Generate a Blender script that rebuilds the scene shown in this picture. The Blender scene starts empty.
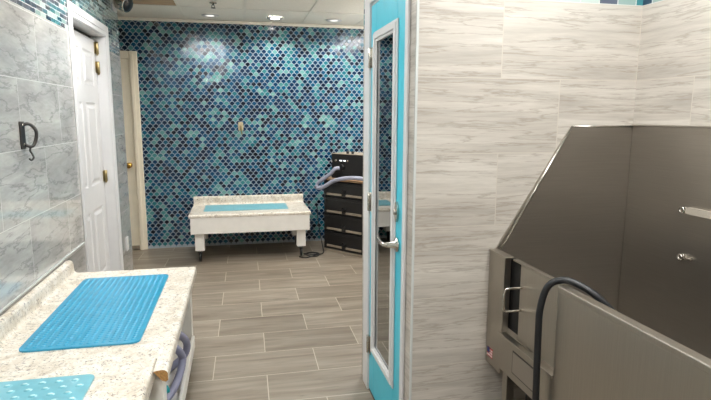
import bpy, bmesh, math, random
from mathutils import Vector, Matrix
random.seed(7)
PI = math.pi
S = bpy.context.scene
COL = S.collection

# ------------------------------------------------------------------ camera, world, exposure
F_PX, PITCH, YAW, ROLL = 536.2, .1548, .2136, -.0031
fwd = Vector((math.sin(YAW)*math.cos(PITCH), math.cos(YAW)*math.cos(PITCH), -math.sin(PITCH)))
rgt = Vector((math.cos(YAW), -math.sin(YAW), 0))
dwn = fwd.cross(rgt)
r2 = math.cos(ROLL)*rgt + math.sin(ROLL)*dwn
d2 = -math.sin(ROLL)*rgt + math.cos(ROLL)*dwn
cam_data = bpy.data.cameras.new('camera')
cam = bpy.data.objects.new('camera', cam_data)
COL.objects.link(cam)
m = Matrix((( r2.x, -d2.x, -fwd.x, 0), (r2.y, -d2.y, -fwd.y, 0), (r2.z, -d2.z, -fwd.z, 1.5), (0, 0, 0, 1)))
cam.matrix_world = m
cam_data.sensor_width = 36
cam_data.lens = F_PX/711*36
cam_data.clip_start = .02
S.camera = cam

world = bpy.data.worlds.new('world')
S.world = world
world.use_nodes = True
world.node_tree.nodes['Background'].inputs[0].default_value = (.9, .95, 1, 1)
world.node_tree.nodes['Background'].inputs[1].default_value = .3
S.view_settings.view_transform = 'Standard'
S.view_settings.look = 'None'
S.view_settings.gamma = 1
S.view_settings.exposure = 1.2
S.view_settings.use_curve_mapping = False
FILL_POWER = 8.2
DOWN_POWER = 13.0
DOWN_DISC = 14.0

# ------------------------------------------------------------------ dimensions
XL, XD, XR = -1.05, .67, 1.636        # left wall, partition, right wall
YT, YP, YE, YB = 1.995, 2.895, 5.45, 6.33   # tub nook wall, partition end, left wall end, back wall
ZC = 2.54
YR = -1.7

# ------------------------------------------------------------------ materials
def lin(c):
    return tuple(((v/255)/12.92 if v/255 <= .04045 else ((v/255+.055)/1.055)**2.4) for v in c) + (1,)

def new_mat(name):
    mt = bpy.data.materials.new(name)
    mt.use_nodes = True
    nt = mt.node_tree
    return mt, nt, nt.nodes['Principled BSDF']

def node(nt, t, **kw):
    n = nt.nodes.new(t)
    for k, v in kw.items():
        setattr(n, k, v)
    return n

def math_n(nt, op, a, b=None, c=None):
    n = node(nt, 'ShaderNodeMath', operation=op)
    for i, v in enumerate((a, b, c)):
        if v is None: continue
        if isinstance(v, (int, float)): n.inputs[i].default_value = v
        else: nt.links.new(v, n.inputs[i])
    return n.outputs[0]

def ramp(nt, fac, stops, interp='LINEAR'):
    n = node(nt, 'ShaderNodeValToRGB')
    cr = n.color_ramp
    cr.interpolation = interp
    while len(cr.elements) < len(stops): cr.elements.new(.5)
    for e, (p, c) in zip(cr.elements, stops):
        e.position = p; e.color = c
    nt.links.new(fac, n.inputs[0])
    return n.outputs[0]

def mixc(nt, fac, a, b, blend='MIX'):
    n = node(nt, 'ShaderNodeMix', data_type='RGBA', blend_type=blend)
    if isinstance(fac, (int, float)): n.inputs[0].default_value = fac
    else: nt.links.new(fac, n.inputs[0])
    for i, v in ((6, a), (7, b)):
        if isinstance(v, tuple): n.inputs[i].default_value = v
        else: nt.links.new(v, n.inputs[i])
    return n.outputs[2]

def noise(nt, vec, scale, detail=4, rough=.5, dist=0, w=None):
    n = node(nt, 'ShaderNodeTexNoise')
    if w is not None:
        n.noise_dimensions = '4D'
        nt.links.new(w, n.inputs['W'])
    n.inputs['Scale'].default_value = scale
    n.inputs['Detail'].default_value = detail
    n.inputs['Roughness'].default_value = rough
    n.inputs['Distortion'].default_value = dist
    nt.links.new(vec, n.inputs['Vector'])
    return n.outputs[0]

def simple(name, rgb, rough=.5, metal=0, var=.06, vscale=14, coat=0, bump=0, spec=.5):
    """plain finish with a faint procedural mottling"""
    mt, nt, b = new_mat(name)
    tc = node(nt, 'ShaderNodeTexCoord')
    nz = noise(nt, tc.outputs['Object'], vscale, 3)
    c = lin(rgb)
    lo = tuple(v*(1-var) for v in c[:3]) + (1,)
    hi = tuple(min(1, v*(1+var)) for v in c[:3]) + (1,)
    nt.links.new(ramp(nt, nz, [(.3, lo), (.7, hi)]), b.inputs['Base Color'])
    b.inputs['Roughness'].default_value = rough
    b.inputs['Metallic'].default_value = metal
    b.inputs['Coat Weight'].default_value = coat
    b.inputs['Coat Roughness'].default_value = .08
    b.inputs['Specular IOR Level'].default_value = spec
    if bump:
        bn = node(nt, 'ShaderNodeBump')
        bn.inputs['Strength'].default_value = bump
        bn.inputs['Distance'].default_value = .002
        nt.links.new(nz, bn.inputs['Height'])
        nt.links.new(bn.outputs[0], b.inputs['Normal'])
    return mt

def wall_uv(nt):
    """(along-wall, height) coordinate whatever way the face looks"""
    geo = node(nt, 'ShaderNodeNewGeometry')
    tc = node(nt, 'ShaderNodeTexCoord')
    sp = node(nt, 'ShaderNodeSeparateXYZ'); nt.links.new(tc.outputs['Object'], sp.inputs[0])
    sn = node(nt, 'ShaderNodeSeparateXYZ'); nt.links.new(geo.outputs['True Normal'], sn.inputs[0])
    ax = math_n(nt, 'GREATER_THAN', math_n(nt, 'ABSOLUTE', sn.outputs[0]), .5)
    u = math_n(nt, 'ADD', math_n(nt, 'MULTIPLY', sp.outputs[1], ax),
               math_n(nt, 'MULTIPLY', sp.outputs[0], math_n(nt, 'SUBTRACT', 1.0, ax)))
    return u, sp.outputs[2]

def brick(nt, u, v, u0, v0, w, h, mortar, offset=.5):
    cb = node(nt, 'ShaderNodeCombineXYZ')
    nt.links.new(math_n(nt, 'SUBTRACT', u, u0), cb.inputs[0])
    nt.links.new(math_n(nt, 'SUBTRACT', v, v0), cb.inputs[1])
    br = node(nt, 'ShaderNodeTexBrick')
    br.offset = offset
    nt.links.new(cb.outputs[0], br.inputs['Vector'])
    br.inputs['Color1'].default_value = (0, 0, 0, 1)
    br.inputs['Color2'].default_value = (1, 1, 1, 1)
    br.inputs['Mortar'].default_value = (.5, .5, .5, 1)
    br.inputs['Scale'].default_value = 1
    br.inputs['Mortar Size'].default_value = mortar
    br.inputs['Mortar Smooth'].default_value = .1
    br.inputs['Bias'].default_value = 0
    br.inputs['Brick Width'].default_value = w
    br.inputs['Row Height'].default_value = h
    rnd = math_n(nt, 'MULTIPLY', br.outputs[0], 1.0)
    return rnd, br.outputs[1], cb.outputs[0]

def stone_wall(name, u0, v0, w, h, zmos, cols, grout, stretch, rot, rough, coat, mos_w=.085, vein=.5, off=.5):
    mt, nt, b = new_mat(name)
    u, v = wall_uv(nt)
    rnd, fac, uv = brick(nt, u, v, u0, v0, w, h, .0019, off)
    mp = node(nt, 'ShaderNodeMapping')
    nt.links.new(uv, mp.inputs[0])
    mp.inputs['Rotation'].default_value = (0, 0, rot)
    mp.inputs['Scale'].default_value = stretch
    wv = math_n(nt, 'MULTIPLY', rnd, 37.0)
    n1 = noise(nt, mp.outputs[0], 1.6, 7, .62, .9, wv)
    n2 = noise(nt, mp.outputs[0], 2.6, 9, .62, .3, wv)
    base = ramp(nt, n1, [(.28, cols[0]), (.5, cols[1]), (.72, cols[2])])
    veins = math_n(nt, 'ABSOLUTE', math_n(nt, 'SUBTRACT', n2, .5))
    vf = ramp(nt, veins, [(0, (vein,)*3+(1,)), (.022, (0, 0, 0, 1))])
    c = mixc(nt, vf, base, cols[3])
    fine = noise(nt, mp.outputs[0], 14, 5, .7, .4)
    c = mixc(nt, 1.0, c, ramp(nt, fine, [(.3, (.88,.88,.88,1)), (.7, (1.06,1.06,1.06,1))]), 'MULTIPLY')
    c = mixc(nt, fac, c, grout)
    # narrow glass mosaic above
    r2_, f2, _ = brick(nt, u, v, .02, zmos-.28, mos_w, .028, .0022, .37)
    r3_, f3, _ = brick(nt, u, v, .05, zmos-.28, mos_w*1.7, .028, .0022, .61)
    mc = ramp(nt, r2_, [(0, lin((36,62,84))), (.18, lin((60,130,138))), (.36, lin((140,165,162))), (.5, lin((84,92,108))),
                        (.64, lin((178,192,188))), (.78, lin((42,104,122))), (.9, lin((70,74,84)))], 'CONSTANT')
    mc = mixc(nt, f2, mc, lin((205,208,205)))
    sel = math_n(nt, 'GREATER_THAN', v, zmos)
    c = mixc(nt, sel, c, mc)
    nt.links.new(c, b.inputs['Base Color'])
    b.inputs['Roughness'].default_value = rough
    b.inputs['Coat Weight'].default_value = coat
    b.inputs['Coat Roughness'].default_value = .015
    b.inputs['Coat IOR'].default_value = 1.6
    ff = math_n(nt, 'ADD', math_n(nt, 'MULTIPLY', fac, math_n(nt, 'SUBTRACT', 1.0, sel)), math_n(nt, 'MULTIPLY', f2, sel))
    bn = node(nt, 'ShaderNodeBump', invert=True)
    bn.inputs['Strength'].default_value = .25
    bn.inputs['Distance'].default_value = .001
    nt.links.new(ff, bn.inputs['Height'])
    nt.links.new(bn.outputs[0], b.inputs['Normal'])
    return mt

M = {}
M['stone_left'] = stone_wall('grey_polished_stone_tile', 3.27, -.07, .615, .35, 2.04,
    (lin((162,160,157)), lin((192,190,186)), lin((218,216,211)), lin((116,116,116))), lin((228,226,221)),
    (.8, 3.4, 1), -.5, .25, .9)
M['stone_tub'] = stone_wall('travertine_tile', .665, .47, .615, .295, 1.95,
    (lin((160,153,145)), lin((186,180,171)), lin((206,201,193)), lin((134,122,110))), lin((190,183,172)),
    (.5, 7.5, 1), 0, .38, .12, vein=.5, off=.4228)
M['stone_right'] = stone_wall('travertine_tile_side', 1.085, .47, .615, .295, 1.95,
    (lin((160,153,145)), lin((186,180,171)), lin((206,201,193)), lin((134,122,110))), lin((190,183,172)),
    (.5, 7.5, 1), 0, .38, .12, vein=.5, off=.4228)

def floor_mat():
    mt, nt, b = new_mat('wood_look_floor_tile')
    tc = node(nt, 'ShaderNodeTexCoord')
    sp = node(nt, 'ShaderNodeSeparateXYZ'); nt.links.new(tc.outputs['Object'], sp.inputs[0])
    x = math_n(nt, 'SUBTRACT', sp.outputs[0], math_n(nt, 'MULTIPLY', math_n(nt, 'SUBTRACT', sp.outputs[1], 5.0), .0133))
    rnd, fac, uv = brick(nt, x, sp.outputs[1], -.16, .1516, .6153, .3154, .0026)
    mp = node(nt, 'ShaderNodeMapping'); nt.links.new(uv, mp.inputs[0])
    mp.inputs['Scale'].default_value = (.8, 9, 1)
    w = math_n(nt, 'MULTIPLY', rnd, 61.0)
    n1 = noise(nt, mp.outputs[0], 1.5, 6, .6, .8, w)
    n2 = noise(nt, mp.outputs[0], 5, 7, .7, .5, w)
    c = ramp(nt, n1, [(.25, lin((104,92,79))), (.45, lin((130,119,105))), (.62, lin((148,138,124))), (.8, lin((164,154,140)))])
    st = ramp(nt, n2, [(.30, (.6,.57,.53,1)), (.42, (1,1,1,1)), (.7, (1.08,1.08,1.08,1))])
    c = mixc(nt, 1.0, c, st, 'MULTIPLY')
    tint = ramp(nt, rnd, [(0, (.86,.85,.84,1)), (1, (1.1,1.1,1.1,1))])
    c = mixc(nt, 1.0, c, tint, 'MULTIPLY')
    c = mixc(nt, fac, c, lin((188,178,160)))
    nt.links.new(c, b.inputs['Base Color'])
    b.inputs['Roughness'].default_value = .38
    bn = node(nt, 'ShaderNodeBump', invert=True)
    bn.inputs['Strength'].default_value = .3; bn.inputs['Distance'].default_value = .001
    nt.links.new(fac, bn.inputs['Height']); nt.links.new(bn.outputs[0], b.inputs['Normal'])
    return mt
M['floor'] = floor_mat()

def scale_mat():
    mt, nt, b = new_mat('fish_scale_glazed_tile')
    at = node(nt, 'ShaderNodeAttribute', attribute_name='tile_id', attribute_type='GEOMETRY')
    tc = node(nt, 'ShaderNodeTexCoord')
    nz = noise(nt, tc.outputs['Object'], 45, 3, .6)
    fac = math_n(nt, 'ADD', at.outputs['Fac'], math_n(nt, 'MULTIPLY', math_n(nt, 'SUBTRACT', nz, .5), .16))
    c = ramp(nt, fac, [(0, lin((2,20,40))), (.16, lin((2,32,60))), (.32, lin((3,54,92))), (.48, lin((6,84,120))),
                       (.68, lin((34,112,124))), (.82, lin((74,142,144))), (1, lin((128,176,170)))])
    nt.links.new(c, b.inputs['Base Color'])
    b.inputs['Roughness'].default_value = .14
    b.inputs['Coat Weight'].default_value = .15
    b.inputs['Coat Roughness'].default_value = .06
    return mt
M['scale'] = scale_mat()
M['scale_grout'] = simple('pale_grout', (176,188,198), .8, var=.05, vscale=60)

def granite():
    mt, nt, b = new_mat('cream_granite_laminate')
    tc = node(nt, 'ShaderNodeTexCoord')
    v = tc.outputs['Object']
    n1 = noise(nt, v, 13, 6, .7, .6)
    n2 = noise(nt, v, 60, 5, .75, .5)
    n3 = noise(nt, v, 32, 6, .8, 1.0)
    c = ramp(nt, n1, [(.3, lin((190,178,160))), (.46, lin((216,208,194))), (.62, lin((232,227,218)))])
    c = mixc(nt, ramp(nt, n2, [(.56, (0,0,0,1)), (.64, (.75,.75,.75,1))]), c, lin((182,164,138)))
    c = mixc(nt, ramp(nt, n3, [(.575, (0,0,0,1)), (.62, (.85,.85,.85,1))]), c, lin((104,88,82)))
    n4 = noise(nt, v, 90, 3, .6)
    c = mixc(nt, ramp(nt, n4, [(.6, (0,0,0,1)), (.66, (.8,.8,.8,1))]), c, lin((92,84,84)))
    nt.links.new(c, b.inputs['Base Color'])
    b.inputs['Roughness'].default_value = .32
    return mt
M['granite'] = granite()

def steel(name, rgb, rough, axis=(2, 2, 120)):
    mt, nt, b = new_mat(name)
    tc = node(nt, 'ShaderNodeTexCoord')
    mp = node(nt, 'ShaderNodeMapping'); nt.links.new(tc.outputs['Object'], mp.inputs[0])
    mp.inputs['Scale'].default_value = axis
    n1 = noise(nt, mp.outputs[0], 3, 4, .6)
    n2 = noise(nt, tc.outputs['Object'], 2.2, 3, .5)
    c = lin(rgb)
    nt.links.new(ramp(nt, n1, [(.3, tuple(v*.9 for v in c[:3])+(1,)), (.7, c)]), b.inputs['Base Color'])
    b.inputs['Metallic'].default_value = 1
    rr = ramp(nt, n2, [(.2, (rough*.92,)*3+(1,)), (.8, (rough*1.08,)*3+(1,))])
    nt.links.new(rr, b.inputs['Roughness'])
    bn = node(nt, 'ShaderNodeBump'); bn.inputs['Strength'].default_value = .05; bn.inputs['Distance'].default_value = .0006
    nt.links.new(n1, bn.inputs['Height']); nt.links.new(bn.outputs[0], b.inputs['Normal'])
    return mt
M['steel'] = steel('brushed_stainless_steel', (178,172,162), .34, (120, 120, 2))
M['steel_dark'] = steel('brushed_stainless_splash', (184,178,170), .36, (2, 2, 120))
M['chrome'] = simple('satin_nickel', (196,192,184), .22, 1, .03)
M['satin'] = simple('satin_bar_metal', (206,198,186), .62, .75, .04)
M['gunmetal'] = simple('dark_brushed_metal', (96,94,92), .4, 1, .06)
M['brass'] = simple('antique_brass', (168,152,112), .35, 1, .08)
M['white'] = simple('white_gloss_paint', (216,216,217), .35, var=.02)
M['white_wood'] = simple('white_laminate', (235,232,226), .4, var=.03)
M['cream'] = simple('cream_paint', (242,233,212), .45, var=.03)
M['turq'] = simple('turquoise_paint', (62,196,220), .35, var=.03)
M['ceiling'] = simple('acoustic_ceiling_tile', (244,240,230), .9, var=.04, vscale=90, bump=.2)
M['ceiling_stained'] = simple('tan_stained_ceiling_tile', (186,162,134), .9, var=.12, vscale=9)
M['grid'] = simple('white_ceiling_grid', (240,236,226), .5, var=.02)
M['mat_far'] = simple('blue_vinyl_mat', (38,148,186), .28, var=.08, vscale=20, coat=.3)
M['mat_near'] = simple('light_teal_vinyl_mat', (104,174,190), .28, var=.08, vscale=20, coat=.3)
M['mat_dot'] = simple('pale_vinyl_dimple', (176,214,218), .3, var=.08)
M['black'] = simple('black_plastic', (22,22,24), .35, var=.15)
M['blackrub'] = simple('black_rubber', (20,22,26), .42, var=.15)
M['cabinet'] = simple('black_drawer_plastic', (26,25,26), .4, var=.2)
M['tan_lip'] = simple('tan_edge', (150,138,122), .45, var=.1)
M['board'] = simple('brown_board', (156,124,92), .5, var=.15, vscale=25)
M['particle'] = simple('particle_board', (170,128,76), .8, var=.3, vscale=120)
M['hose'] = simple('lavender_grey_hose', (150,152,180), .45, var=.06)
M['hose_light'] = simple('pale_grey_hose', (158,160,178), .45, var=.05)
M['teal'] = simple('teal_plastic', (18,150,160), .35)
M['beige'] = simple('beige_plastic', (186,172,140), .4)
M['dark'] = simple('painted_gap_shade', (30,28,27), .8)
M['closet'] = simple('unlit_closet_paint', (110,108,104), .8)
M['rear'] = simple('painted_rear_wall', (186,180,170), .8)
M['red'] = simple('flag_red', (176,40,52), .5); M['blue'] = simple('flag_blue', (40,52,104), .5)
M['sticker'] = simple('sticker_white', (222,218,214), .5)
M['gold'] = simple('polished_brass_knob', (200,160,80), .25, 1)
M['caulk'] = simple('clear_edge_channel', (196,200,198), .2, var=.02, coat=.4)

def glass_mirror():
    mt, nt, b = new_mat('reflective_door_glass')
    out = nt.nodes['Material Output']
    gl = node(nt, 'ShaderNodeBsdfGlossy'); gl.inputs['Roughness'].default_value = .015
    gl.inputs['Color'].default_value = (.9, .92, .92, 1)
    tr = node(nt, 'ShaderNodeBsdfTransparent'); tr.inputs[0].default_value = (.55, .6, .6, 1)
    fr = node(nt, 'ShaderNodeFresnel'); fr.inputs[0].default_value = 2.6
    mx = node(nt, 'ShaderNodeMixShader')
    nt.links.new(math_n(nt, 'MINIMUM', math_n(nt, 'ADD', fr.outputs[0], .2), 1.0), mx.inputs[0])
    nt.links.new(tr.outputs[0], mx.inputs[1]); nt.links.new(gl.outputs[0], mx.inputs[2])
    nt.links.new(mx.outputs[0], out.inputs[0])
    return mt
M['glass'] = glass_mirror()

def emit(name, rgb, st):
    mt, nt, b = new_mat(name)
    b.inputs['Base Color'].default_value = (.9,.9,.9,1)
    b.inputs['Emission Color'].default_value = rgb + (1,)
    b.inputs['Emission Strength'].default_value = st
    return mt
M['fill_panel_lit'] = emit('fill_diffuser', (1, .99, .965), FILL_POWER)
M['fill_panel_dim'] = emit('small_fill_diffuser', (1, .99, .965), FILL_POWER*.62)
M['down_light'] = emit('lit_downlight_lens', (1, .95, .86), DOWN_DISC)
M['fill_globe_light'] = emit('fill_globe_glow', (1, .96, .9), 11)
M['down_dim'] = emit('dim_downlight_lens', (1, .95, .88), .45)
M['indicator'] = emit('lit_indicator', (.9, .95, 1), .8)

# ------------------------------------------------------------------ mesh helpers
class MB:
    def __init__(s): s.v = []; s.f = []; s.mi = []; s.sm = []
    def add(s, vs, fs, mi=0, smooth=False):
        o = len(s.v); s.v += [Vector(p) for p in vs]
        for f in fs: s.f.append([i+o for i in f]); s.mi.append(mi); s.sm.append(smooth)
        return s
    def box(s, x0, y0, z0, x1, y1, z1, bev=0, mi=0):
        x0, x1 = sorted((x0, x1)); y0, y1 = sorted((y0, y1)); z0, z1 = sorted((z0, z1))
        bm = bmesh.new()
        bmesh.ops.create_cube(bm, size=1)
        for v in bm.verts:
            v.co = Vector((x0+(v.co.x+.5)*(x1-x0), y0+(v.co.y+.5)*(y1-y0), z0+(v.co.z+.5)*(z1-z0)))
        if bev:
            b = min(bev, .45*min(x1-x0, y1-y0, z1-z0))
            bmesh.ops.bevel(bm, geom=list(bm.edges), offset=b, segments=2, profile=.5, affect='EDGES')
        s.from_bm(bm, mi); return s
    def from_bm(s, bm, mi=0, smooth=False):
        bm.verts.index_update()
        s.add([v.co.copy() for v in bm.verts], [[v.index for v in f.verts] for f in bm.faces], mi, smooth); bm.free()
    def tube(s, pts, r, n=12, smooth=True, caps=True, sub=0, mi=0, ridges=0):
        pts = [Vector(p) for p in pts]
        if sub: pts = spline(pts, sub)
        rings = []; up = None
        for i, p in enumerate(pts):
            t = (pts[min(i+1, len(pts)-1)] - pts[max(i-1, 0)]).normalized()
            if up is None:
                up = t.orthogonal().normalized()
            up = (up - t*up.dot(t)).normalized()
            sd = t.cross(up)
            rr = r*(1+ridges*(1 if i % 2 else -1))
            rings.append([p + rr*(math.cos(2*PI*k/n)*up + math.sin(2*PI*k/n)*sd) for k in range(n)])
        vs = [q for rg in rings for q in rg]; fs = []
        for i in range(len(rings)-1):
            for k in range(n):
                fs.append([i*n+k, i*n+(k+1) % n, (i+1)*n+(k+1) % n, (i+1)*n+k])
        s.add(vs, fs, mi, smooth)
        if caps:
            s.add(rings[0], [list(range(n))[::-1]], mi); s.add(rings[-1], [list(range(n))], mi)
        return s
    def lathe(s, prof, origin, axis, n=24, mi=0, smooth=True):
        """prof: (radius, distance along axis)"""
        a = Vector(axis).normalized(); u = a.orthogonal().normalized(); w = a.cross(u); o = Vector(origin)
        vs = []; fs = []
        for r, h in prof:
            for k in range(n):
                vs.append(o + a*h + max(r, 1e-5)*(math.cos(2*PI*k/n)*u + math.sin(2*PI*k/n)*w))
        for i in range(len(prof)-1):
            for k in range(n):
                fs.append([i*n+k, i*n+(k+1) % n, (i+1)*n+(k+1) % n, (i+1)*n+k])
        s.add(vs, fs, mi, smooth)
        s.add(vs[:n], [list(range(n))[::-1]], mi); s.add(vs[-n:], [list(range(n))], mi)
        return s
    def prism(s, poly, fn, a, b, mi=0, smooth=False):
        """poly 2-D outline, fn(p, q, t) gives the point at depth t"""
        n = len(poly)
        vs = [fn(p, q, a) for p, q in poly] + [fn(p, q, b) for p, q in poly]
        fs = [list(range(n))[::-1], [n+i for i in range(n)]]
        s.add(vs, fs, mi)
        s.add(vs, [[i, (i+1) % n, n+(i+1) % n, n+i] for i in range(n)], mi, smooth)
        return s
    def build(s, name, mat, parent=None, local=False):
        me = bpy.data.meshes.new(name)
        vs = s.v
        if parent is not None and not local:
            inv = ROOTM[parent.name].inverted()
            vs = [inv @ v for v in vs]
        me.from_pydata([tuple(v) for v in vs], [], s.f)
        mats = mat if isinstance(mat, (list, tuple)) else [mat]
        for m_ in mats: me.materials.append(m_)
        for p, i, sm in zip(me.polygons, s.mi, s.sm):
            p.material_index = i; p.use_smooth = sm
        bm = bmesh.new(); bm.from_mesh(me)
        bmesh.ops.remove_doubles(bm, verts=bm.verts, dist=1e-5)
        bmesh.ops.recalc_face_normals(bm, faces=bm.faces)
        bm.to_mesh(me); bm.free(); me.update()
        o = bpy.data.objects.new(name, me); COL.objects.link(o)
        if parent is not None:
            o.parent = parent
            ROOTM[o.name] = ROOTM[parent.name]
        else: ROOTM[o.name] = Matrix.Identity(4)
        return o

def spline(p, sub):
    out = []
    for i in range(len(p)-1):
        p0, p1, p2, p3 = p[max(i-1, 0)], p[i], p[i+1], p[min(i+2, len(p)-1)]
        for k in range(sub):
            t = k/sub
            out.append(.5*((2*p1) + (p2-p0)*t + (2*p0-5*p1+4*p2-p3)*t*t + (3*p1-p0-3*p2+p3)*t**3))
    out.append(p[-1]); return out

ROOTM = {}
def tag(o, label, cat, group=None, kind=None):
    o['label'] = label; o['category'] = cat
    if group: o['group'] = group
    if kind: o['kind'] = kind
    return o
def thing(name, label, cat, loc, rz=0, group=None, kind=None):
    o = bpy.data.objects.new(name, None); COL.objects.link(o)
    o.location = loc; o.rotation_euler = (0, 0, rz); o.empty_display_size = .1
    ROOTM[o.name] = Matrix.Translation(loc) @ Matrix.Rotation(rz, 4, 'Z')
    return tag(o, label, cat, group, kind)
def struct(name, mb, mat, label, cat):
    return tag(mb.build(name, mat), label, cat, kind='structure')
def cyl(mb, p0, p1, r, n=20, mi=0):
    a = Vector(p1)-Vector(p0); L = a.length
    e = min(r*.15, L*.2)
    return mb.lathe([(r-e, 0), (r, e), (r, L-e), (r-e, L)], p0, a, n, mi)

# ------------------------------------------------------------------ setting
XB0, XB1 = -2.1, 2.4
struct('floor', MB().box(XB0-.1, YR-.1, -.1, XB1+.1, YB+.1, 0), M['floor'], 'grey-brown wood-look floor tiles laid in offset rows', 'floor')

# ceiling of lay-in tiles between a white grid
GX = [-2.2, -1.147, -.53, .097, .745, 1.36, 1.98, 2.5]
def ceiling():
    mb = MB(); g = MB()
    ys = [YR-.1, -.6, .65, 1.9, 3.15, 4.4, 5.60, YB+.1]
    for i in range(len(GX)-1):
        for j in range(len(ys)-1):
            mi = 1 if (i == 1 and j == 5) else 0
            y0, y1 = ys[j], ys[j+1]
            mb.box(GX[i], y0, ZC, GX[i+1], y1, ZC+.02, mi=mi)
    for x in GX[1:-1]: g.box(x-.012, YR, ZC-.006, x+.012, YB-.012, ZC-.0005)
    for y in ys[1:-1]:
        for i in range(len(GX)-1):
            g.box(GX[i]+.012, y-.012, ZC-.006, GX[i+1]-.012, y+.012, ZC-.0005)
    struct('ceiling', mb, [M['ceiling'], M['ceiling_stained']], 'white lay-in ceiling tiles over the whole room', 'ceiling')
    struct('trim_1', g, M['grid'], 'thin white metal grid holding the ceiling tiles', 'ceiling grid')
ceiling()
struct('trim_2', MB().box(XB0, YB-.03, ZC-.035, XB1, YB-.003, ZC-.004, .003), M['grid'], 'white angle strip where back wall meets ceiling', 'trim')

D1 = (3.97, 4.90, 2.155)
wl = MB().box(XL-.12, YR, 0, XL, D1[0], ZC).box(XL-.12, D1[1], 0, XL, YE, ZC).box(XL-.12, D1[0], D1[2], XL, D1[1], ZC)
struct('wall_left', wl, M['stone_left'], 'left wall of polished grey stone tile with glass mosaic border', 'wall')
struct('wall_alcove', MB().box(XB0-.1, YE-.12, 0, XL-.12, YE, ZC).box(XB0-.1, YE, 0, XB0, YB, ZC), M['rear'], 'plain wall of the alcove beyond the left wall', 'wall')
struct('wall_rear', MB().box(XL-.12, YR-.1, 0, XR+.1, YR, ZC), M['rear'], 'plain painted wall behind the viewer', 'wall')
struct('wall_right', MB().box(XR, YR, 0, XR+.1, YT, ZC), M['stone_right'], 'travertine tiled wall behind the steel tub', 'wall')
struct('wall_back_room', MB().box(XB1, YP, 0, XB1+.1, YB, ZC), M['rear'], 'right wall of the back room', 'wall')
DY0, DY1, DZ = 2.115, 2.715, 2.06        # turquoise door opening
wp = MB().box(XD, YT, 0, XR+.1, YT+.08, ZC).box(XD, DY1, 0, XD+.1, YP, ZC)
wp.box(XD, YT+.08, DZ, XD+.1, DY1, ZC).box(XD, YT+.08, 0, XD+.1, DY0, DZ).box(XD+.1, YP-.1, 0, XB1+.1, YP, ZC)
struct('wall_partition', wp, M['stone_tub'], 'travertine tiled partition wall with a turquoise door in its side', 'wall')
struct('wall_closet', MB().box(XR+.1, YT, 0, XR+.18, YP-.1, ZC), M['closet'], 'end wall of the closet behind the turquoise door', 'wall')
struct('trim_3', MB().box(XD-.006, YT-.006, 0, XD+.004, YT+.004, ZC, .002), M['caulk'], 'slim metal edge strip on the partition wall corner', 'trim')

# back wall of fish-scale tiles, real tiles over grout
def back_wall():
    bm_v, bm_f, ids, mis = [], [], [], []
    y = YB
    def add(poly, z, mi, i):
        o = len(bm_v); bm_v.extend(poly); bm_f.append([o+k for k in range(len(poly))]); mis.append(mi); ids.append(i)
    # grout slab (front face and body)
    x0, x1 = XB0, XB1
    o = len(bm_v)
    for p in ((x0,y,0),(x1,y,0),(x1,y,ZC),(x0,y,ZC),(x0,y+.1,0),(x1,y+.1,0),(x1,y+.1,ZC),(x0,y+.1,ZC)): bm_v.append(p)
    for f in ((0,1,2,3),(5,4,7,6),(4,0,3,7),(1,5,6,2),(3,2,6,7),(4,5,1,0)):
        bm_f.append([o+k for k in f]); mis.append(1); ids.append(0)
    W, H = .0615, .0362
    A, N = W/2, 6
    rng = random.Random(3)
    j = 0; z = .037
    while z < ZC-.03:
        off = A if j % 2 else 0
        i0 = int(x0/W)+1
        for i in range(i0, int(x1/W)):
            cx = i*W+off
            if cx < -1.06 and z < 2.16: continue
            pts = []
            for k in range(N+1):
                t = PI*k/N; pts.append((A*math.cos(t), H*math.sin(t)))
            for k in range(1, N//2+1):
                t = (PI/2)*(1-k/(N/2)); pts.append((-A + A*math.cos(t), -H + H*math.sin(t)))
            for k in range(1, N//2):
                t = PI - (PI/2)*(k/(N/2)); pts.append((A + A*math.cos(t), -H + H*math.sin(t)))
            # pull in from the joints
            sx, sz = .84, .83
            tx, tz = rng.gauss(0, .01), rng.gauss(0, .01)
            poly = [(cx+p*sx, y-.004+p*sx*tx+q*sz*tz, z+.002+q*sz) for p, q in pts]
            r = rng.random()
            r = r*.50 if rng.random() < .66 else .5+.48*rng.random()
            add(poly, z, 0, r)
            rim = [(a, y-.0005, b) for a, _, b in poly]
            o2 = len(bm_v); bm_v.extend(poly); bm_v.extend(rim); n = len(poly)
            for k in range(n):
                bm_f.append([o2+k, o2+(k+1) % n, o2+n+(k+1) % n, o2+n+k]); mis.append(0); ids.append(r)
        z += H; j += 1
    me = bpy.data.meshes.new('wall_back')
    me.from_pydata(bm_v, [], bm_f)
    me.materials.append(M['scale']); me.materials.append(M['scale_grout'])
    at = me.attributes.new('tile_id', 'FLOAT', 'FACE')
    for k, p in enumerate(me.polygons):
        p.material_index = mis[k]; at.data[k].value = ids[k]
    me.update()
    o = bpy.data.objects.new('wall_back', me); COL.objects.link(o)
    tag(o, 'back wall of blue and teal fish-scale tiles with pale grout', 'wall', kind='structure')
back_wall()

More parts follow.
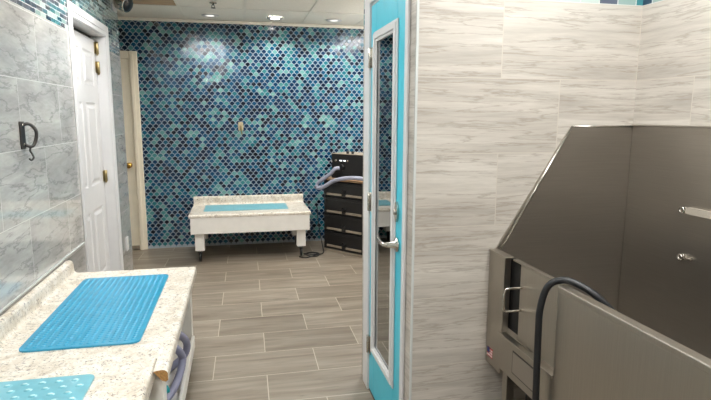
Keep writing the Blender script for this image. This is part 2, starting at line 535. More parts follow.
# ---- doors
def six_panels(mb, x, y0, y1, z0, z1, dirx):
    """raised panels of a six-panel door on the plane x"""
    W = y1-y0; c = (y0+y1)/2
    for ya, yb in ((y0+.12*W, c-.05*W), (c+.05*W, y1-.12*W)):
        for za, zb in ((.10, .36), (.45, .76), (.82, .95)):
            za, zb = z0+za*(z1-z0), z0+zb*(z1-z0)
            pts = []
            for ins, h in ((0, .0005), (.012, -.006), (.03, -.006), (.05, .003)):
                pts.append([(x+dirx*h, ya+ins, za+ins), (x+dirx*h, yb-ins, za+ins), (x+dirx*h, yb-ins, zb-ins), (x+dirx*h, ya+ins, zb-ins)])
            vs = [p for r in pts for p in r]; fs = []
            for r in range(3):
                for k in range(4): fs.append([r*4+k, r*4+(k+1) % 4, r*4+4+(k+1) % 4, r*4+4+k])
            fs.append([12, 13, 14, 15])
            mb.add(vs, fs)

def leaf_with_holes(mb, xf, xb, y0, y1, z0, z1, dirx):
    """leaf slab whose front face is cut around the six panels"""
    W = y1-y0; c = (y0+y1)/2
    ycuts = [y0, y0+.12*W, c-.05*W, c+.05*W, y1-.12*W, y1]
    zr = [(.10, .36), (.45, .76), (.82, .95)]
    zcuts = [z0] + [z0+v*(z1-z0) for p in zr for v in p] + [z1]
    for i in range(5):
        for j in range(7):
            if i in (1, 3) and j in (1, 3, 5): continue
            mb.add([(xf, ycuts[i], zcuts[j]), (xf, ycuts[i+1], zcuts[j]), (xf, ycuts[i+1], zcuts[j+1]), (xf, ycuts[i], zcuts[j+1])], [[0,1,2,3]])
    xm = xf - dirx*.009
    mb.box(xb, y0, z0, xm, y1, z1)
    for a, b_ in (((y0, z0), (y1, z0)), ((y1, z0), (y1, z1)), ((y1, z1), (y0, z1)), ((y0, z1), (y0, z0))):
        mb.add([(xf,)+a, (xf,)+b_, (xm,)+b_, (xm,)+a], [[0,1,2,3]])
    six_panels(mb, xf, y0, y1, z0, z1, dirx)

d1 = thing('door_1', 'white six-panel door set into the grey tiled left wall', 'door', (XL-.1, D1[0], 0), kind='structure')
xf = -1.128
lf = MB(); leaf_with_holes(lf, xf, xf-.035, D1[0]+.02, D1[1]-.018, .01, 2.105, 1)
lf.build('door_leaf', M['white'], d1)
cs = MB()
def casing(mb, x, t, y0, y1, z1, w, dirx):
    for k, (wi, th) in enumerate(((w, t*.6), (w*.6, t))):
        a = y0-w if k == 0 else y0-w*.85
        mb.box(x, y0-w*(1 if k == 0 else .92), 0, x+dirx*th, y0-(0 if k == 0 else w*.38), z1+(0 if k == 0 else w*.38), .004)
        mb.box(x, y1+(0 if k == 0 else w*.38), 0, x+dirx*th, y1+w*(1 if k == 0 else .92), z1+(0 if k == 0 else w*.38), .004)
        mb.box(x, y0-w*(1 if k == 0 else .92), z1+(0 if k == 0 else w*.38), x+dirx*th, y1+w*(1 if k == 0 else .92), z1+w*(1 if k == 0 else .92), .004)
casing(cs, XL+.0005, .013, D1[0]+.004, D1[1]-.012, D1[2]-.012, .088, 1)
cs.box(XL-.12, D1[0]+.0005, 0, XL, D1[0]+.015, D1[2]-.001).box(XL-.12, D1[1]-.015, 0, XL, D1[1]-.0005, D1[2]-.001).box(XL-.12, D1[0]+.015, D1[2]-.016, XL, D1[1]-.015, D1[2]-.001)
cs.build('door_frame', M['white'], d1)
MB().box(XL-.119, D1[0]+.016, 2.106, XL-.105, D1[1]-.016, 2.138).build('gap_shade_strip', M['dark'], d1)  # dark strip stands for the shade in the gap above the leaf
for z in (2.045, 1.89, .995):
    h = MB(); cyl(h, (xf+.014, D1[1]-.022, z-.048), (xf+.014, D1[1]-.022, z+.048), .013)
    h.box(xf+.001, D1[1]-.06, z-.045, xf+.004, D1[1]-.025, z+.045, .001)
    h.lathe([(.004, -.058), (.008, -.054), (.006, -.048)], (xf+.014, D1[1]-.022, z), (0, 0, 1), 12)
    h.build('hinge', M['brass'], d1)

# cream door on the back wall
d2 = thing('door_2', 'cream door with brass knob beside the fish-scale back wall', 'door', (-1.6, YB, 0), kind='structure')
MB().box(-2.0, YB-.03, .008, -1.13, YB-.001, 2.10, .004).build('door_leaf', M['cream'], d2)
f2 = MB()
f2.box(-1.128, YB-.045, 0, -1.045, YB-.001, 2.185, .006).box(-1.115, YB-.053, 0, -1.08, YB-.044, 2.15, .004)
f2.box(-2.09, YB-.045, 0, -2.002, YB-.001, 2.185, .006).box(-2.0, YB-.045, 2.102, -1.13, YB-.001, 2.185, .006)
f2.build('door_frame', M['cream'], d2)
kb = MB(); kb.lathe([(.03, 0), (.03, .006), (.012, .01), (.012, .035), (.026, .045), (.031, .06), (.026, .074), (.01, .08)], (-1.185, YB-.031, .96), (0, -1, 0))
kb.build('door_handle', M['gold'], d2)
MB().box(-1.99, YB-.042, .012, -1.132, YB-.031, .05, .003).build('door_base_strip', M['tan_lip'], d2)

# turquoise door in the partition
d3 = thing('door_3', 'turquoise door with tall narrow glass pane in a white frame', 'door', (XD, DY0, 0), kind='structure')
gy0, gy1, gz0, gz1 = 2.275, 2.58, .305, 1.855
xo = XD-.004
lf = MB()
y0, y1 = DY0+.017, DY1-.012
gm = .025
lf.box(xo, y0, .012, xo+.04, gy0-gm, DZ-.02, .002).box(xo, gy1+gm, .012, xo+.04, y1, DZ-.02, .002)
lf.box(xo, gy0-gm, .012, xo+.04, gy1+gm, gz0-gm, .002).box(xo, gy0-gm, gz1+gm, xo+.04, gy1+gm, DZ-.02, .002)
lf.build('door_leaf', M['turq'], d3)
pf = MB()
for ins, th, w in ((0, .008, .05), (.012, .016, .026)):
    a0, a1, b0, b1 = gy0-.05+ins, gy1+.05-ins, gz0-.05+ins, gz1+.05-ins
    X0, X1 = xo-th, xo-.0005
    pf.box(X0, a0, b0, X1, a0+w, b1, .003).box(X0, a1-w, b0, X1, a1, b1, .003).box(X0, a0+w, b0, X1, a1-w, b0+w, .003).box(X0, a0+w, b1-w, X1, a1-w, b1, .003)
pf.build('pane_frame', M['white'], d3)
MB().box(xo+.0005, gy0-gm+.001, gz0-gm+.001, xo+.006, gy1+gm-.001, gz1+gm-.001).build('glass_pane', M['glass'], d3)
fr = MB()
fr.box(XD-.014, DY1-.006, 0, XD-.0005, DY1+.10, DZ+.06, .003)
fr.box(XD-.012, DY0-.034, 0, XD-.0005, DY0+.004, DZ+.06, .003)
fr.box(XD-.014, DY0+.006, DZ-.006, XD-.0005, DY1-.006, DZ+.06, .003)
fr.box(XD, DY0+.0005, 0, XD+.1, DY0+.014, DZ-.001).box(XD, DY1-.01, 0, XD+.1, DY1-.0005, DZ-.001).box(XD, DY0+.014, DZ-.014, XD+.1, DY1-.01, DZ-.001)
fr.build('door_frame', M['white'], d3)
for z in (1.79, 1.06, .27):
    h = MB(); cyl(h, (xo-.008, DY1-.012, z-.05), (xo-.008, DY1-.012, z+.05), .008)
    h.box(xo-.004, DY1-.05, z-.05, xo-.001, DY1-.015, z+.05, .001)
    h.build('hinge', M['chrome'], d3)
hd = MB(); hy, hz = 2.20, .945
hd.lathe([(.032, 0), (.032, .006), (.014, .012), (.012, .05)], (xo-.001, hy, hz), (-1, 0, 0))
hd.tube([(xo-.045, hy, hz), (xo-.06, hy+.02, hz), (xo-.062, hy+.06, hz+.002), (xo-.060, hy+.105, hz+.004), (xo-.056, hy+.12, hz+.006)], .0095, 12, sub=5)
hd.build('door_handle', M['chrome'], d3)
db = MB()
n = 24
pts = [(.021*math.cos(2*PI*k/n), .045*math.sin(2*PI*k/n)) for k in range(n)]
db.prism(pts, lambda p, q, t: (t, hy+.005+p, 1.09+q), xo-.001, xo-.010)
db.lathe([(.013, 0), (.012, .008), (.004, .009)], (xo-.010, hy+.005, 1.09), (-1, 0, 0))
db.build('deadbolt', M['chrome'], d3)
MB().box(xo+.001, DY0+.017, 0.0005, xo+.03, DY1-.012, .0115).build('door_base_strip', M['blackrub'], d3)  # black strip takes the place of the shaded gap under the leaf

# ------------------------------------------------------------------ lights fixtures
def fill_panel(x, y, label, wx=.6, wy=1.2, lens='fill_panel_lit'):  # fill panels added out of view to brighten the room
    t = thing('fill_light_panel', label, 'light', (x, y, ZC), group='added fill light panels')
    fr = MB(); w = .025
    for a in ((-wx/2, -wy/2, wx/2, -wy/2+w), (-wx/2, wy/2-w, wx/2, wy/2), (-wx/2, -wy/2+w, -wx/2+w, wy/2-w), (wx/2-w, -wy/2+w, wx/2, wy/2-w)):
        fr.box(x+a[0], y+a[1], ZC-.022, x+a[2], y+a[3], ZC-.0065, .002)
    fr.build('frame', M['grid'], t)
    MB().box(x-wx/2+w, y-wy/2+w, ZC-.016, x+wx/2-w, y+wy/2-w, ZC-.007).build('diffuser', M[lens], t)
fill_panel(-.5, .05, 'added unseen fill light panel over the near end of the grooming room')
fill_panel(-.45, 3.78, 'added unseen fill light panel over the walkway by the white door')
fill_panel(-.25, 1.9, 'dimmer small added unseen fill light panel over the walkway between tub and granite tables', .3, 1.2, 'fill_panel_dim')
fill_panel(1.05, 1.1, 'added unseen fill light panel above the steel tub')
fill_panel(1.67, 4.9, 'added unseen fill light panel in the back room behind the partition')

gp = thing('fill_globe', 'added white fill light globe, unseen in the far right end of back room', 'lamp', (2.12, 5.45, ZC))  # globe added out of view to light the back room ceiling
MB().lathe([(.05, .0065), (.05, .02), (.006, .03), (.006, .36), (.03, .365), (.03, .40)], (2.12, 5.45, ZC), (0, 0, -1)).build('stem', M['white'], gp)
MB().lathe([(.03+.13*math.sin(PI*k/12) if 0 < k < 12 else .03, .40+.15*(1-math.cos(PI*k/12))) for k in range(13)], (2.12, 5.45, ZC), (0, 0, -1)).build('fill_globe_body', M['fill_globe_light'], gp)

DL = [(-.253, 5.987, 'dim recessed downlight nearest the left corner of the back wall'), (.417, 6.0, 'bright recessed downlight over the middle of the low grooming table'),
      (1.051, 5.98, 'recessed downlight above the black drawer cabinet')]
for i, (x, y, lb) in enumerate(DL):
    t = thing('downlight', lb, 'light', (x, y, ZC), group='recessed downlights along the back wall')
    rg = MB().lathe([(.060, .0065), (.088, .0065), (.086, .013), (.06, .013)], (x, y, ZC), (0, 0, -1), 32)
    rg.build('trim_ring', M['white'], t)
    MB().lathe([(.058, .0065), (.058, .0105), (.03, .016), (.002, .017)], (x, y, ZC), (0, 0, -1), 32).build('lens', M['down_light'] if i == 1 else M['down_dim'], t)
    ld = bpy.data.lights.new('downlight_beam', 'SPOT'); ld.energy = DOWN_POWER; ld.spot_size = 2.5; ld.spot_blend = .7
    ld.shadow_soft_size = .05; ld.color = (1, .95, .88)
    lo = bpy.data.objects.new('beam', ld); COL.objects.link(lo); lo.parent = t; lo.location = (0, 0, -.03)

sp = thing('fire_sprinkler', 'small sprinkler head hanging from the ceiling near the left downlight', 'sprinkler', (-.195, 5.34, ZC))
MB().lathe([(.035, .0065), (.033, .011), (.012, .012), (.010, .03)], (-.195, 5.34, ZC), (0, 0, -1)).build('escutcheon', M['chrome'], sp)
a = MB().lathe([(.022, .052), (.022, .055)], (-.195, 5.34, ZC), (0, 0, -1))
a.tube([(-.207, 5.34, ZC-.03), (-.21, 5.34, ZC-.042), (-.195, 5.34, ZC-.053)], .003, 8).tube([(-.183, 5.34, ZC-.03), (-.18, 5.34, ZC-.042), (-.195, 5.34, ZC-.053)], .003, 8)
a.build('deflector', M['black'], sp)

# spot-like fixture at the top end of the left wall
c = thing('wall_lamp', 'silver round spot head mounted high at end of left wall', 'lamp', (XL, 5.3, 2.45))
MB().box(XL+.0005, 5.24, 2.41, XL+.015, 5.36, 2.53, .004).build('wall_plate', M['white'], c)
MB().tube([(XL+.012, 5.3, 2.48), (XL+.03, 5.3, 2.48), (XL+.045, 5.29, 2.475)], .012).build('arm', M['chrome'], c)
ax = Vector((.75, -.35, -.35))
hb = MB().lathe([(.04, -.085), (.066, -.07), (.07, .03), (.066, .05)], (XL+.088, 5.28, 2.485), ax)
hb.build('lamp_head', M['chrome'], c)
MB().lathe([(.06, .0505), (.055, .054), (.01, .057)], (XL+.088, 5.28, 2.485), ax).build('lens', M['black'], c)

# ------------------------------------------------------------------ grooming tables
def counter_profile(depth, zt, zs, th=.035, lip=.05):
    """(distance from wall, height) outline: rolled splash, cove, flat top, rolled lip"""
    P = [(0.004, zt-th), (0.004, zs-.012)]
    for k in range(5):
        t = PI-(PI)*k/4; P.append((.030+.022*math.cos(t), zs-.012+.012*math.sin(t)))
    P[2] = (.008, zs-.008)
    P += [(.055, zs-.03), (.056, zt+.022)]
    for k in range(1, 4):
        t = PI+PI/2*k/4; P.append((.078+.022*math.cos(t), zt+.022+.022*math.sin(t)))
    P += [(.084, zt), (depth-.05, zt), (depth-.035, zt+.003), (depth-.018, zt+.004)]
    for k in range(1, 5):
        t = PI/2-PI/2*k/4; P.append((depth-.018+.018*math.cos(t), zt-.014+.018*math.sin(t)))
    P += [(depth, zt-lip), (depth-.008, zt-lip-.005), (depth-.022, zt-lip), (depth-.024, zt-th)]
    return P

def caster(mb, x, y, z1):
    mb.box(x-.022, y-.022, z1-.012, x+.022, y+.022, z1-.001)
    mb.box(x-.016, y-.02, z1-.05, x-.012, y+.02, z1-.012).box(x+.012, y-.02, z1-.05, x+.016, y+.02, z1-.012)
    r = (z1-.02)/2
    mb.lathe([(r*.8, -.011), (r, -.007), (r, .007), (r*.8, .011)], (x, y-.008, r), (1, 0, 0), 20)

def mat_mesh(x0, y0, x1, y1, z, pitch, r, th=.006, rad=.03, edge=.02):
    """rounded slab with a field of bumps; returns (slab+bumps)"""
    mb = MB(); pts = []
    for cx, cy, a0 in ((x1-rad, y1-rad, 0), (x0+rad, y1-rad, PI/2), (x0+rad, y0+rad, PI), (x1-rad, y0+rad, 1.5*PI)):
        for k in range(6): pts.append((cx+rad*math.cos(a0+PI/2*k/5), cy+rad*math.sin(a0+PI/2*k/5)))
    mb.prism(pts, lambda p, q, t: (p, q, t), z, z+th)
    return mb

def bumps(mb, x0, y0, x1, y1, z, px_, py_, rx, ry, h, stagger=True, mi=0, skew=0):
    ny = int((y1-y0)/py_); nx = int((x1-x0)/px_)
    for j in range(ny):
        for i in range(nx):
            cx = x0+(i+.5)*(x1-x0)/nx + (px_*.25 if (j % 2 and stagger) else -px_*.25 if stagger else 0); cy = y0+(j+.5)*(y1-y0)/ny
            vs = []; fs = []; n = 8
            for k in range(n):
                t = 2*PI*k/n; vs.append((cx+rx*math.cos(t), cy+ry*math.sin(t), z))
            for k in range(n):
                t = 2*PI*k/n; vs.append((cx+rx*.6*math.cos(t), cy+ry*.6*math.sin(t), z+h*.75))
            vs.append((cx, cy, z+h))
            for k in range(n):
                fs.append([k, (k+1) % n, n+(k+1) % n, n+k]); fs.append([n+k, n+(k+1) % n, 2*n])
            mb.add(vs, fs, mi, True)

# --- table on the left wall, far unit
ZT = .56
tb = thing('grooming_table', 'granite-topped grooming table by the white door, with the dark blue mat', 'table', (-.66, 2.7, 0), group='grooming tables with granite tops')
P = counter_profile(.765, ZT, .64, lip=.038)
body = [p for p in P if p[0] <= .716]
def fY(p, q, t): return (XL+p, t, q)
W0 = .713
i1 = next(i for i, p in enumerate(P) if p[0] > .712 and i > 5)
main = P[:i1] + [(W0, ZT), (W0, ZT-.035)]
lip = [(W0, ZT), ] + P[i1:]
top = MB()
top.prism(main, fY, 2.10, 3.42)
# lip ends on a slant at the near end
def fLip(p, q, t):
    if t == 0: return (XL+p, 1.985, q)
    return (XL+p, 3.405, q)
nl = len(lip)
vs = [fLip(p, q, 0) for p, q in lip] + [fLip(p, q, 1) for p, q in lip]
top.add(vs, [list(range(nl))[::-1]], 1)
top.add(vs, [[nl+i for i in range(nl)]], 0)
# short return behind the lip where the near unit tucks in
top.add(vs, [[i, (i+1) % nl, nl+(i+1) % nl, nl+i] for i in range(nl)], 0)
top.build('tabletop', [M['granite'], M['particle']], tb)
ap = MB().box(-.975, 2.13, .455, -.326, 2.15, .524, .002).box(-.975, 3.33, .455, -.326, 3.35, .524, .002)
ap.box(-.346, 2.15, .455, -.328, 3.33, .524, .002).box(-.975, 2.15, .455, -.957, 3.33, .524, .002)
ap.build('apron', M['white_wood'], tb)
for x, y in ((-.36, 3.26), (-.36, 2.07), (-.93, 3.26), (-.93, 2.07)):
    lg = MB().box(x-.03, y-.035, .06, x+.048, y+.052, .454 if y > 3 else .50, .003)
    lg.build('leg', M['white_wood'], tb)
    cc = MB(); caster(cc, x, y, .06); cc.build('caster', M['black'], tb)
sh = MB().box(-.97, 2.125, .135, -.315, 3.22, .16, .003)
sh.box(-.315, 2.125, .11, -.297, 3.22, .185, .003)
sh.build('shelf', M['white_wood'], tb)

# --- near unit
t2 = thing('grooming_table', 'granite-topped grooming table in lower left foreground, with the pale teal mat', 'table', (-.68, 1.4, 0), group='grooming tables with granite tops')
P2 = counter_profile(.711, ZT, .64)
MB().prism(P2, fY, .70, 2.098).build('tabletop', M['granite'], t2)
ap = MB().box(-.975, .74, .41, -.365, .76, .524, .002).box(-.975, 1.94, .41, -.365, 1.96, .524, .002)
ap.box(-.385, .76, .41, -.367, 1.94, .524, .002).box(-.975, .76, .41, -.957, 1.94, .524, .002)
ap.build('apron', M['white_wood'], t2)
for x, y in ((-.40, 1.86), (-.40, .85), (-.93, 1.86), (-.93, .85)):
    MB().box(x-.045, y-.045, .06, x+.045, y+.045, .409, .003).build('leg', M['white_wood'], t2)
    cc = MB(); caster(cc, x, y, .06); cc.build('caster', M['black'], t2)

mf = mat_mesh(-.895, 2.262, -.43, 3.262, ZT+.0004, 0, 0, .007, .035)
bumps(mf, -.88, 2.28, -.445, 3.245, ZT+.0074, .0285, .0215, .0105, .0075, .0045, stagger=False)
tag(mf.build('grooming_mat', M['mat_far']), 'deep blue ribbed vinyl mat on the granite table by the white door', 'mat', 'vinyl mats on the grooming tables')
mn = mat_mesh(-.948, 1.10, -.535, 2.0, ZT+.0004, 0, 0, .007, .03)
bumps(mn, -.935, 1.12, -.555, 1.985, ZT+.0074, .05, .044, .015, .012, .0035)
bumps(mn, -.935, 1.12, -.555, 1.985, ZT+.0100, .05, .044, .0085, .006, .0015, mi=1)
tag(mn.build('grooming_mat', [M['mat_near'], M['mat_dot']]), 'pale teal dimpled vinyl mat cut off by the lower left corner', 'mat', 'vinyl mats on the grooming tables')

# hoses in loops under the far unit
hs = MB()
hs.tube([(-.48, 2.55, .37), (-.40, 2.62, .43), (-.345, 2.72, .41), (-.308, 2.86, .30), (-.325, 2.88, .215), (-.40, 2.78, .185), (-.5, 2.6, .182)], .019, 14, sub=14, ridges=.03)
hs.tube([(-.5, 2.75, .25), (-.40, 2.66, .385), (-.345, 2.68, .35), (-.318, 2.74, .26), (-.335, 2.64, .195), (-.37, 2.48, .183), (-.45, 2.36, .182), (-.6, 2.34, .182)], .019, 14, sub=14, ridges=.03)
tag(hs.build('dryer_hose', M['hose']), 'grey-lavender corrugated hose looped on white shelf under the granite table', 'hose')
nz = thing('spray_nozzle', 'small teal nozzle on the white shelf below the cut counter edge', 'nozzle', (-.345, 2.2, .16))
MB().lathe([(.018, 0), (.02, .01), (.018, .12), (.012, .14), (.012, .18)], (-.340, 2.185, .1605), (0, 0, 1)).build('grip', M['teal'], nz)
MB().tube([(-.340, 2.185, .335), (-.340, 2.185, .36), (-.334, 2.19, .374), (-.318, 2.2, .378)], .017, sub=4).build('head', M['teal'], nz)

# clear edge channel along splash
struct('trim_4', MB().box(XL+.0005, 2.0, .642, XL+.009, 3.86, .654, .002), M['caulk'], 'slim pale sealing strip above the counter splash on left wall', 'trim')

# --- table at back wall
tb3 = thing('grooming_table', 'low granite-topped grooming table standing against the fish-scale tile wall', 'table', (.1, 5.95, 0), group='grooming tables with granite tops')
P3 = counter_profile(.745, .5, .592, .024, .026)
YW = YB-.012
def fX(p, q, t): return (t, YW-p, q)
P3 = [(p, q) for p, q in P3]
# splash only 2 cm narrower than top on either end
MB().prism(P3, fX, -.522, .725).build('tabletop', M['granite'], tb3)
ap = MB().box(-.508, 5.578, .302, .712, 5.61, .472, .002).box(-.508, 5.61, .302, -.49, 6.28, .472, .002).box(.694, 5.61, .302, .712, 6.28, .472, .002).box(-.49, 6.26, .302, .694, 6.28, .472, .002)
ap.build('apron', M['white_wood'], tb3)
for x, y in ((-.425, 5.66), (.625, 5.66), (-.425, 6.2), (.625, 6.2)):
    MB().box(x-.047, y-.047, .118, x+.047, y+.047, .301, .003).build('leg', M['white_wood'], tb3)
    cc = MB(); caster(cc, x, y, .118); cc.build('caster', M['black'], tb3)
mb_ = mat_mesh(-.388, 5.79, .508, 6.165, .5004, 0, 0, .006, .02)
bumps(mb_, -.375, 5.80, .495, 6.155, .5064, .035, .03, .012, .01, .004)
tag(mb_.build('grooming_mat', M['mat_near']), 'pale blue vinyl mat on the low table at the back wall', 'mat', 'vinyl mats on the grooming tables')

# ------------------------------------------------------------------ cabinet and dryer
CA = math.atan2(-.415, .339)
cb = thing('drawer_cabinet', 'black four-drawer cabinet standing askew in back corner by door', 'cabinet', (.915, 5.895, 0), CA)
# local x runs along the front, local y goes back
WC, DC = .60, .36
b = MB()
b.box(0, .012, .03, .018, DC, .80).box(WC-.018, .012, .03, WC, DC, .80).box(.018, DC-.015, .03, WC-.018, DC, .80).box(.018, .012, .03, WC-.018, DC-.015, .045)
b.box(-.006, -.004, 0, WC+.006, DC, .03, .003)
for z in (.23, .425, .62, .795): b.box(.018, .014, z-.006, WC-.018, DC-.015, z+.004)
b.box(0, .002, .03, .02, .012, .80, .002).box(WC-.02, .002, .03, WC, .012, .80, .002)
b.build('body', M['cabinet'], cb, local=True)
MB().box(-.004, -.006, .001, WC+.008, .0, .024, .002).build('plinth', M['tan_lip'], cb, local=True)
for k, z in enumerate((.04, .236, .431, .626)):
    d = MB(); z1 = z+.158 if k == 3 else z+.182
    d.box(.024, -.004, z, WC-.024, .011, z1, .004)
    d.box(.024, -.014, z1-.028, WC-.024, -.004, z1, .004)     # upper rail
    d.box(.024, -.012, z, .05, -.004, z1-.028, .003).box(WC-.05, -.012, z, WC-.024, -.004, z1-.028, .003)
    dr = d.build('drawer', M['cabinet'], cb, local=True)
    l = MB().box(.055, -.018, z+.012, WC/2-.03, -.0045, z+.036, .003).box(WC/2+.03, -.018, z+.012, WC-.055, -.0045, z+.036, .003)  # ledges toned lighter than the black drawer fronts
    lo = l.build('ledge', M['tan_lip'], dr, local=True)
    hn = MB().tube([(WC/2-.02, -.006, z+.075), (WC/2-.02, -.022, z+.068), (WC/2, -.03, z+.05), (WC/2+.02, -.022, z+.068), (WC/2+.02, -.006, z+.075)], .006, 8, sub=4)
    hn.lathe([(.014, 0), (.014, .012), (.006, .016)], (WC/2, -.0045, z+.045), (0, -1, 0))
    hn.build('handle', M['black'], dr, local=True)
MB().box(-.03, -.025, .801, WC+.02, DC, .825, .004).build('top_board', M['board'], cb, local=True)

dx = thing('dryer', 'black box dryer with indicator lights on top of drawer cabinet', 'dryer', (.915, 5.895, .826), CA)
def L(x, y, z): return (x, y, z)
b = MB().box(.075, .045, .0005, .56, .34, .262, .006)
b.build('housing', M['black'], dx, local=True)
MB().box(.075, .043, .2625, .565, .342, .272, .003).build('lid', M['tan_lip'], dx, local=True)
MB().box(.095, .040, .06, .54, .0445, .245, .002).build('control_panel', M['cabinet'], dx, local=True)
for x, w in ((.20, .035), (.255, .03)):
    MB().box(x, .0375, .19, x+w, .0395, .202).build('indicator', M['indicator'], dx, local=True)
for x in (.15, .32):
    MB().lathe([(.012, 0), (.010, .014)], (x, .0395, .195), (0, -1, 0), 14).build('knob', M['chrome'], dx, local=True)
MB().box(.079, .0375, .17, .087, .044, .19).build('badge', M['sticker'], dx, local=True)
for x in (.28, .35):
    MB().lathe([(.014, 0), (.016, .02), (.010, .03)], (x, .08, .2722), (0, 0, 1), 14).build('knob', M['black'], dx, local=True)
MB().lathe([(.036, 0), (.034, .02), (.028, .022)], (.235, .0395, .12), (0, -1, 0), 20).build('hose_port', M['black'], dx, local=True)

RM = Matrix.Translation((.915, 5.895, 0)) @ Matrix.Rotation(CA, 4, 'Z')
hp = [(.235, -.006, .945), (.20, -.04, .935), (.15, -.05, .885), (.07, -.06, .83), (.0, -.06, .79), (-.038, -.055, .765), (-.04, -.065, .73), (.01, -.09, .715), (.11, -.11, .745), (.24, -.12, .81), (.38, -.11, .85), (.54, -.07, .862), (.66, -.04, .84), (.70, .0, .78)]
ho = MB().tube([RM @ Vector(p) for p in hp], .021, 14, sub=8, ridges=.02)
tag(ho.build('dryer_hose', M['hose_light']), 'pale grey hose curling out of the black box dryer', 'hose')
cb2 = MB().tube([(.66, 5.72, .012), (.72, 5.60, .007), (.80, 5.60, .007), (.80, 5.72, .007), (.72, 5.76, .007), (.70, 5.68, .014), (.78, 5.64, .014), (.87, 5.70, .008), (.895, 5.86, .03), (.885, 5.99, .15), (.88, 6.12, .3), (.88, 6.2, .45)], .006, 8, sub=8)
cb2.tube([(.60, 5.60, .007), (.66, 5.55, .007), (.76, 5.58, .019), (.82, 5.66, .019), (.74, 5.72, .02), (.66, 5.66, .018)], .006, 8, sub=8)
tag(cb2.build('power_cord', M['blackrub']), 'black power cord coiled on floor between low table and cabinet', 'cord')

# ------------------------------------------------------------------ small wall fittings
ot = thing('wall_hook', 'small beige hook plate in the middle of the back wall', 'hook', (.03, YB, 1.375))
MB().box(-.002, YB-.014, 1.335, .055, YB-.0055, 1.43, .004).build('plate', M['beige'], ot)
MB().tube([(.027, YB-.012, 1.39), (.027, YB-.03, 1.385), (.027, YB-.045, 1.37), (.027, YB-.04, 1.345), (.035, YB-.03, 1.31), (.042, YB-.02, 1.29)], .007, 10, sub=4).build('hook', M['brass'], ot)
oc = thing('outlet_cover', 'white outlet plate low on left wall beside white door', 'outlet', (XL, 5.22, .32))
MB().box(XL+.0005, 5.18, .255, XL+.010, 5.26, .385, .004).build('plate', M['white'], oc)
for z in (.295, .345): MB().box(XL+.0105, 5.2, z-.014, XL+.013, 5.24, z+.014, .001).build('socket', M['white_wood'], oc)

cl = thing('leash_hook', 'steel leash hook on plate screwed to grey tiled left wall', 'hook', (XL, 2.98, 1.4))
MB().box(XL+.0005, 2.935, 1.335, XL+.006, 2.995, 1.47, .002).build('plate', M['gunmetal'], cl)
for z in (1.355, 1.45): MB().lathe([(.007, 0), (.006, .003), (.001, .004)], (XL+.006, 2.965, z), (1, 0, 0), 12).build('screw', M['chrome'], cl)
MB().tube([(XL+.006, 2.98, 1.455), (XL+.025, 2.985, 1.458), (XL+.038, 3.0, 1.447), (XL+.052, 3.005, 1.422), (XL+.05, 3.005, 1.388), (XL+.04, 3.0, 1.356), (XL+.03, 2.985, 1.345), (XL+.008, 2.975, 1.355)], .0085, 10, sub=5).build('handle_loop', M['gunmetal'], cl)
MB().tube([(XL+.03, 2.985, 1.345), (XL+.024, 2.985, 1.325), (XL+.03, 2.99, 1.308), (XL+.034, 2.995, 1.288), (XL+.024, 2.99, 1.276), (XL+.017, 2.985, 1.286)], .0048, 8, sub=4).build('snap_hook', M['gunmetal'], cl)

# ------------------------------------------------------------------ dog tub
tx, ty0 = 1.0, .42
zt, zb = .955, .475
tub = thing('dog_washing_tub', 'stainless steel dog washing tub with side ramp door and tall splash panels', 'tub', (1.3, 1.2, 0))
# corner post
p = MB().box(tx, 1.862, zb, tx+.03, 1.99, zt, .003)
p.box(tx-.004, 1.845, zt, tx+.034, 1.99, zt+.007, .002)
p.build('corner_post', M['steel'], tub)
fl = MB()
for k in range(7): fl.box(tx-.0015, 1.926, .507+k*.0057, tx-.0004, 1.972, .507+(k+1)*.0057, mi=0 if k % 2 == 0 else 1)
fl.box(tx-.0021, 1.95, .524, tx-.0016, 1.972, .547, mi=2)
fl.build('flag_sticker', [M['red'], M['sticker'], M['blue']], tub)
# near front panel
p = MB().box(tx-.004, ty0, .12, tx+.012, 1.492, zt-.006, .002)
p.box(tx-.007, ty0, zt-.014, tx+.028, 1.494, zt+.006, .003)
p.box(tx-.003, ty0, zt-.036, tx+.0, 1.490, zt-.031, .001)
p.build('front_panel', M['steel'], tub)
# ramp door
p = MB().box(tx+.022, 1.497, .655, tx+.034, 1.775, zt-.004, .002)
p.box(tx+.022, 1.497, zt-.004, tx+.040, 1.835, zt+.003, .001)
door = p.build('ramp_door', M['steel'], tub)
MB().box(tx+.045, 1.75, .655, tx+.05, 1.98, zt-.006).build('slot_shade_strip', M['dark'], tub)  # dark sheet painted as the shade inside the slot
MB().tube([(tx+.022, 1.76, .866), (tx-.034, 1.76, .866), (tx-.047, 1.76, .857), (tx-.050, 1.76, .82), (tx-.047, 1.76, .787), (tx-.034, 1.76, .778), (tx+.022, 1.76, .778)], .0045, 10, sub=4).build('handle', M['chrome'], door)
# bottom frame
p = MB().box(tx-.002, 1.494, .50, tx+.012, 1.862, .645, .002)
p.box(tx-.008, 1.494, .640, tx+.022, 1.875, .650, .002)
bf = p.build('door_sill', M['steel'], tub)
MB().box(tx-.0035, 1.595, .530, tx-.0022, 1.760, .620).build('plate_border', M['gunmetal'], bf)
MB().box(tx-.0055, 1.60, .535, tx-.0022, 1.755, .615, .002).build('rating_plate', M['steel_dark'], bf)
# basin
p = MB().box(tx+.02, ty0, .49, XR-.02, 1.97, .50).box(tx+.012, ty0, .3, XR-.02, ty0+.012, zt)
p.build('basin', M['steel_dark'], tub)
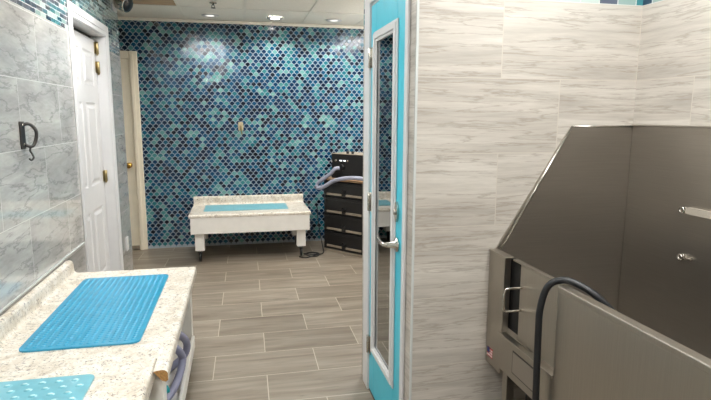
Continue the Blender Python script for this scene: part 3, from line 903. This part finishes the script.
# end splash on the facing wall, slanted front edge
sp_poly = [(tx+.025, .50), (tx+.025, zt+.004), (1.338, 1.462), (XR-.003, 1.462), (XR-.003, .50)]
p = MB().prism(sp_poly, lambda a, b, t: (a, t, b), YT-.002, YT-.012)
p.build('end_splash', M['steel_dark'], tub)
rim = MB()
rim.tube([(tx+.045, YT-.014, zt+.008), (1.338, YT-.014, 1.462)], .004, 8).tube([(1.338, YT-.014, 1.462), (XR-.012, YT-.014, 1.462)], .004, 8)
rim.build('splash_rim', M['chrome'], tub)
p = MB().box(XR-.012, ty0, .50, XR-.002, YT-.013, 1.466, .001).box(XR-.022, ty0, 1.462, XR-.002, YT-.013, 1.470, .002)
p.build('back_splash', M['steel_dark'], tub)
for y, z in ((1.674, 1.158), (1.661, .98)):
    e = MB().lathe([(.012, 0), (.012, .003)], (XR-.0125, y, z), (-1, 0, 0), 18)
    ring = [(XR-.024, y+.0095*math.cos(2*PI*k/18), z+.0095*math.sin(2*PI*k/18)) for k in range(19)]
    e.tube(ring, .0032, 8, caps=False)
    e.build('eye_bolt', M['chrome'], tub)
MB().prism([(1.655, 1.151), (1.655, 1.168), (1.64, 1.172), (1.25, 1.178), (1.25, 1.147), (1.64, 1.147)], lambda a, b, t: (t, a, b), XR-.016, XR-.026).build('tether_bar', M['satin'], tub)
MB().box(XR-.026, 1.61, .978, XR-.0125, 1.648, .986, .002).build('eye_glint_bar', M['chrome'], tub)  # bright sliver standing in for the reflection beside the lower eye
for x, y in ((tx+.035, 1.85), (XR-.08, 1.85), (tx+.035, ty0+.08), (XR-.08, ty0+.08)):
    lg = MB().box(x-.018, y-.018, .02, x+.018, y+.018, .489, .003)
    lg.lathe([(.025, 0.0005), (.025, .01), (.01, .02)], (x, y, 0), (0, 0, 1), 16)
    lg.build('leg', M['steel'], tub)
MB().box(tx+.06, .6, .30, XR-.1, 1.82, .315, .003).build('lower_shelf', M['steel'], tub)
MB().box(tx+.08, 1.2, .316, tx+.4, 1.80, .478, .01).box(tx+.075, 1.2, .02, tx+.4, 1.80, .295, .01).build('dark_filler_box', M['black'], tub)  # black boxes added to darken the space under the basin

hz_ = [(1.19, 1.28, .54), (1.17, 1.33, .72), (1.14, 1.38, .865), (1.10, 1.42, .930), (1.06, 1.47, .964), (1.02, 1.51, .973), (.985, 1.535, .945), (.968, 1.545, .87), (.966, 1.545, .78), (.966, 1.54, .62), (.966, 1.53, .40), (.97, 1.52, .18), (.96, 1.46, .03), (.9, 1.3, .0125), (.9, 1.1, .0125), (.93, .9, .0125)]
tag(MB().tube(hz_, .0115, 14, sub=8).build('water_hose', M['blackrub']), 'black rubber hose draped over the rim of the steel tub', 'hose')
